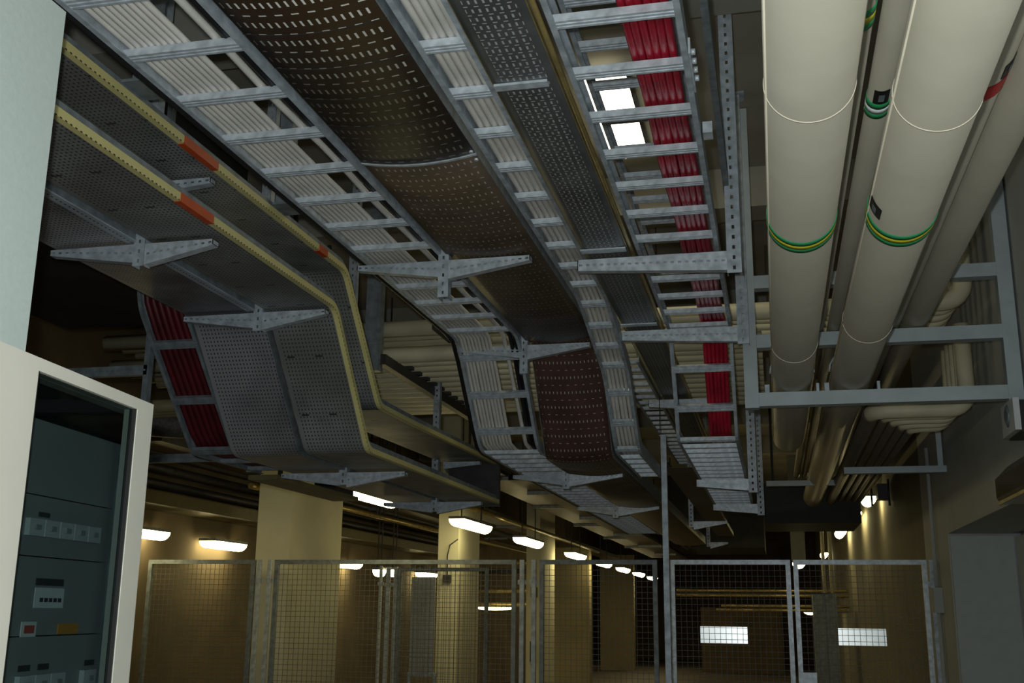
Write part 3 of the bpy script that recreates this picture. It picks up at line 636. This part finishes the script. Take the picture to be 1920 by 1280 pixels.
for lab, x, z, r, m in (
    ('dark pipe over the corridor between the two dim trays', -2.66, 3.05, 0.05, DARKST),
    ('brassy pipe over the corridor left of the lamp row', -3.68, 2.85, 0.035, GOLD),
    ('dark thick pipe over the corridor right of the lamp row', -1.78, 2.95, 0.07, DARKST),
    ('brassy pipe high beside the left wall trays', -5.08 - 0.06, 2.80, 0.03, GOLD)):
    p_ = root('service_pipe', lab, 'pipe'); MB().tube([(x, 10.2, z), (x, 23.6, z)], r, 10).build('pipe_body', m, p_)
    for y in (10.4, 13.9, 19.9): MB().box((x - 0.008, y, z + r - 0.002), (x + 0.008, y + 0.016, CEIL - 0.001)).build('drop_rod', DARKST, p_)
# ------------------------------------------------------------------ mesh fence
FN = 10.0
def fence(label, x0, x1, z0=0.06, z1=2.055, y=FN, cat='fence panel', group=None, fw=0.04, m=GALVD, name='mesh_fence_panel', cell=0.05):
    o = root(name, label, cat, (x0, y, 0)); b = MB()
    b.box((x0, y - 0.02, z0), (x0 + fw, y + 0.02, z1)).box((x1 - fw, y - 0.02, z0), (x1, y + 0.02, z1))
    b.box((x0 + fw, y - 0.02, z1 - fw), (x1 - fw, y + 0.02, z1)).box((x0 + fw, y - 0.02, z0), (x1 - fw, y + 0.02, z0 + fw))
    part(b, 'frame', m, o)
    q = MB(); w_ = 0.0018; n = int((x1 - x0 - 2*fw) / cell); nz = int((z1 - z0 - 2*fw) / cell)
    for i in range(1, n + 1):
        x = x0 + fw + (x1 - x0 - 2*fw)*i/(n + 1); q.box((x - w_, y - w_, z0 + fw), (x + w_, y + w_, z1 - fw))
    for i in range(1, nz + 1):
        z = z0 + fw + (z1 - z0 - 2*fw)*i/(nz + 1); q.box((x0 + fw, y + w_, z - w_), (x1 - fw, y + 3*w_, z + w_))
    part(q, 'wire_mesh', WIRE, o)
    return o
fence('leftmost wire mesh fence panel behind the glass cabinet', -6.08, -4.93)
fence('wide wire mesh fence panel crossing before the broad column', -4.72, -2.32)
fence('wire mesh fence panel left of the tall pole', -2.10, -1.03)
g1 = fence('left wire mesh gate leaf with a white sign', -0.915, 0.125, cat='gate', name='mesh_gate', m=GALVB)
g2 = fence('right wire mesh gate leaf with a white sign and lock', 0.15, 1.245, cat='gate', name='mesh_gate', m=GALVB)
lk = MB().box((0.16, FN - 0.05, 1.02), (0.30, FN - 0.02, 1.12)).box((0.16, FN - 0.05, 0.94), (0.20, FN - 0.02, 1.02)).box((0.27, FN - 0.05, 0.94), (0.30, FN - 0.02, 1.02))
part(lk, 'lock_plate', GALVB, g2)
def post(label, x, y=FN, z=2.055, wd=0.05, m=GALV):
    o = root('fence_post', label, 'post', (x, y, 0))
    part(MB().box((x - wd/2, y - wd/2, 0.008), (x + wd/2, y + wd/2, z)), 'post', m, o)
    part(MB().box((x - 0.07, y - 0.07, 0), (x + 0.07, y + 0.07, 0.008)), 'base_plate', m, o)
    part(MB().box((x - wd/2 - 0.02, y - 0.008, z - 0.22), (x + wd/2 + 0.02, y + 0.008, z - 0.18)), 'clamp', m, o)
    return o
post('pale fence post left of the broad column, outer one', -4.885, wd=0.035, m=GALVB); post('pale fence post left of the broad column, inner one', -4.775, wd=0.035, m=GALVB)
post('fence post between the wide panel and the middle panel, left of the pair', -2.265, wd=0.04); post('fence post between the wide panel and the middle panel, right of the pair', -2.155, wd=0.04)
tp = root('tall_pole', 'tall grey pole standing before the fence and rising between the trays', 'pole', (-0.748, 7.9, 0))
part(MB().box((-0.768, 7.88, 0.008), (-0.728, 7.92, 2.84)), 'pole', GALV, tp)
part(MB().box((-0.81, 7.84, 0), (-0.69, 7.96, 0.008)), 'base_plate', GALV, tp)
part(MB().box((-0.778, 7.88, 2.84), (-0.728, 7.92, 2.846)), 'cap_plate', GALV, tp)
part(MB().cyl((-0.7718, 7.9, 2.846), (-0.7718, 7.9, CEIL - 0.001), 0.003, 8), 'ceiling_rod', DARKST, tp)
post('fence end post against the right wall', 1.283, wd=0.035)
for i, (x0, x1) in enumerate(((-0.665, -0.262), (0.495, 0.885))):
    s = root('gate_sign', ('white reflective sign on the left gate leaf', 'white reflective sign on the right gate leaf')[i], 'sign', (x0, FN + 0.012, 1.345))
    part(MB().box((x0, FN + 0.012, 1.345), (x1, FN + 0.016, 1.485)), 'plate', SIGN, s)
    part(MB().box((x0 + 0.01, FN + 0.016, 1.36), (x0 + 0.02, FN + 0.022, 1.37)).box((x1 - 0.02, FN + 0.016, 1.36), (x1 - 0.01, FN + 0.022, 1.37)), 'fixing', GALVD, s)
# second fence farther back
f2 = fence('farther wire mesh fence seen through the wide panel', -4.15, -3.1, y=12.0, z1=2.06)
post('farther fence post, left of the three close ones', -4.36, 12.0, 2.08, 0.03, GALVB); post('farther fence post, middle of the three close ones', -4.27, 12.0, 2.07, 0.04); post('farther fence post, right of the three close ones', -4.18, 12.0, 2.07, 0.04)
bd = root('hazy_board', 'pale hazy board leaning behind the farther fence left of the narrower column', 'board', (-4.0, 12.1, 0.9))
part(B((-4.02, 12.08, 0.92), (-3.74, 12.10, 1.96)), 'sheet', SHEET, bd)
part(MB().box((-4.04, 12.07, 0.88), (-3.70, 12.11, 0.92)).box((-4.03, 12.07, 0), (-4.0, 12.11, 0.88)).box((-3.74, 12.07, 0), (-3.71, 12.11, 0.88)), 'bottom_ledge', GALVB, bd)
# box on columns, far bits
k = root('column_switch', 'small dark box with a curved cable on the narrower cream column', 'switch box')
MB().box((-3.98, 13.16, 1.93), (-3.88, 13.199, 2.02)).build('box', DARKST, k)
MB().tube([(-3.93, 13.18, 2.02), (-3.93, 13.17, 2.25), (-3.90, 13.17, 2.38), (-3.80, 13.17, 2.45)], 0.008, 8).build('lead', DARKST, k)
tag(B((-3.94, 18.04, 1.82), (-3.84, 18.099, 1.98)).build('fire_call_box', DARKST), 'small dark call box on the brownish far column', 'box')
tag(B((-3.95, 18.04, 0.80), (-3.86, 18.099, 1.12)).build('extinguisher_mount', DARKST), 'dark fitting low on the brownish far column', 'box')
for i, (z, m) in enumerate(((2.52, GOLD), (2.36, DARKST), (1.98, GOLD), (1.72, GOLD))):
    tag(MB().cyl((-6.19, 21.5, z), (-4.3, 21.5, z), 0.045, 8).build('far_pipe', m), 'far crosswise pipe in the opening right of the narrower column, %s from above' % ordn[i], 'pipe')
for i, (z, x0, x1) in enumerate(((2.02, -1.9, 0.2), (1.93, -1.9, 0.2), (1.74, -1.05, 0.05), (1.66, -1.15, 0.15))):
    tag(MB().cyl((x0, 22.0, z), (1.31, 22.0, z), 0.03, 8).build('far_pipe', GOLD), 'far crosswise pipe seen through the left gate leaf, %s from above' % ordn[i], 'pipe')
lk = root('grey_locker', 'tall grey locker far beyond the right gate', 'locker', (0.62, 20.0, 0))
part(B((0.60, 20.0, 0), (1.0, 20.5, 1.93)), 'body', GALVD, lk)
part(B((0.61, 19.98, 0.05), (0.79, 20.0, 1.90)).box((0.81, 19.98, 0.05), (0.99, 20.0, 1.90)), 'doors', GALVD, lk)
for i, x in enumerate((0.80, 0.92)):
    tag(MB().cyl((x, 19.8, 1.95), (x, 19.8, CEIL - 0.001), 0.03, 8).build('riser_pipe', BEIGE2), 'short bright riser pipe above the far locker, %s one' % ('left', 'right')[i], 'pipe')
tag(B((-2.2, 24, 2.95), (-0.2, 27, CEIL - 0.001)).build('duct_or_dark_fill', DARKD), 'far dark duct over the end of the corridor', 'duct')
# ------------------------------------------------------------------ glass-door cabinet at the left
CB = root('switch_cabinet', 'cream distribution cabinet with a tinted glass door in the left foreground', 'cabinet', (-1.155, 1.36, 0))
CB.rotation_euler = (0, 0, math.radians(6.0))
def cp(mb, name, m, par=None):
    o = mb.build(name, m); o.parent = par or CB; return o
H = 2.0; W = 0.63; GL0 = 0.185; GL1 = 0.545
b = MB().box((-0.40, 0.0, 0.0), (-0.385, W, H - 0.01)).box((-0.385, 0.0, 0), (-0.03, 0.012, H - 0.01)).box((-0.385, W - 0.012, 0), (-0.03, W, H - 0.01)).box((-0.385, 0.012, H - 0.022), (-0.03, W - 0.012, H - 0.01)).box((-0.385, 0.012, 0), (-0.03, W - 0.012, 0.02))
cp(b, 'body', CREAM)
d = MB()
# door frame: left stile, right stile with chamfered outer edge, top and bottom rails
d.box((-0.028, 0.0, 0.02), (0.0, GL0, H)); d.box((0.0, 0.045, 0.02), (0.004, 0.052, H - 0.02))
d.box((-0.028, GL1, 0.02), (0.0, W - 0.018, H)); d.hexa([(-0.028, W - 0.018, 0.02), (0, W - 0.018, 0.02), (-0.016, W, 0.02), (-0.028, W, 0.02), (-0.028, W - 0.018, H), (0, W - 0.018, H), (-0.016, W, H - 0.016), (-0.028, W, H - 0.016)])
d.box((-0.028, GL0, H - 0.022), (0.0, GL1, H)); d.box((-0.028, GL0, 0.02), (0, GL1, 0.16))
dr = cp(d, 'door', CREAM)
gk = MB().box((-0.014, GL0 - 0.001, 0.16), (-0.002, GL0 + 0.006, H - 0.022)).box((-0.014, GL1 - 0.006, 0.16), (-0.002, GL1 + 0.001, H - 0.022))
cp(gk, 'gasket', BLACK, dr)
cp(MB().box((-0.012, GL0, 0.16), (-0.008, GL1, H - 0.022)), 'glass_pane', GLASS, dr)
for z0, z1 in ((1.787, 1.915), (1.683, 1.785), (1.550, 1.681), (1.30, 1.548), (0.3, 1.298)):
    cp(MB().box((-0.058, 0.10, z0), (-0.052, 0.585, z1)), 'cover_plate', PANELG)
cp(MB().box((-0.075, 0.586, 0.3), (-0.045, 0.600, 1.915)), 'mounting_rail', GALVD)
cp(MB().box((-0.38, 0.013, 0.05), (-0.375, 0.615, 1.97)), 'back_plate', BLACK)
cp(MB().box((-0.062, 0.09, 1.916), (-0.056, 0.617, 1.985)), 'recess_shade_panel', BLACK)  # black sheet added so the deep recess above the plates stays dark
def modrow(z, y0, n, pitch=0.050, h=0.029):
    for i in range(n):
        o = cp(MB().box((-0.0515, y0 + i*pitch, z), (-0.042, y0 + i*pitch + pitch*0.92, z + h)), 'breaker_module', MODULE)
        cp(MB().box((-0.0415, y0 + i*pitch + 0.014, z + h*0.35), (-0.038, y0 + i*pitch + 0.030, z + h*0.65)), 'toggle', PANELG, o)
modrow(1.716, 0.282, 5); modrow(1.455, 0.304, 3, h=0.03); modrow(1.455, 0.516, 1, h=0.03)
def strip(y0, y1, z0, z1, m, nm, par=None): return cp(MB().box((-0.0515, y0, z0), (-0.050, y1, z1)), nm, m, par)
strip(0.32, 0.355, 1.750, 1.758, INK, 'name_strip'); strip(0.335, 0.425, 1.634, 1.646, INK, 'name_strip')
for y in (0.31, 0.37, 0.53): strip(y, y + 0.035, 1.492, 1.502, INK, 'name_strip')
q = strip(0.335, 0.430, 1.596, 1.630, PAPER, 'paper_label')
for k in range(5): cp(MB().box((-0.0495, 0.350 + 0.015*k, 1.606), (-0.0485, 0.360 + 0.015*k, 1.613)), 'label_mark', INK, q)
q = strip(0.304, 0.350, 1.548, 1.573, PAPER, 'paper_label')
cp(MB().box((-0.0495, 0.312, 1.554), (-0.0485, 0.342, 1.567)), 'red_mark', REDL, q)
strip(0.422, 0.492, 1.551, 1.569, ORL, 'orange_label')
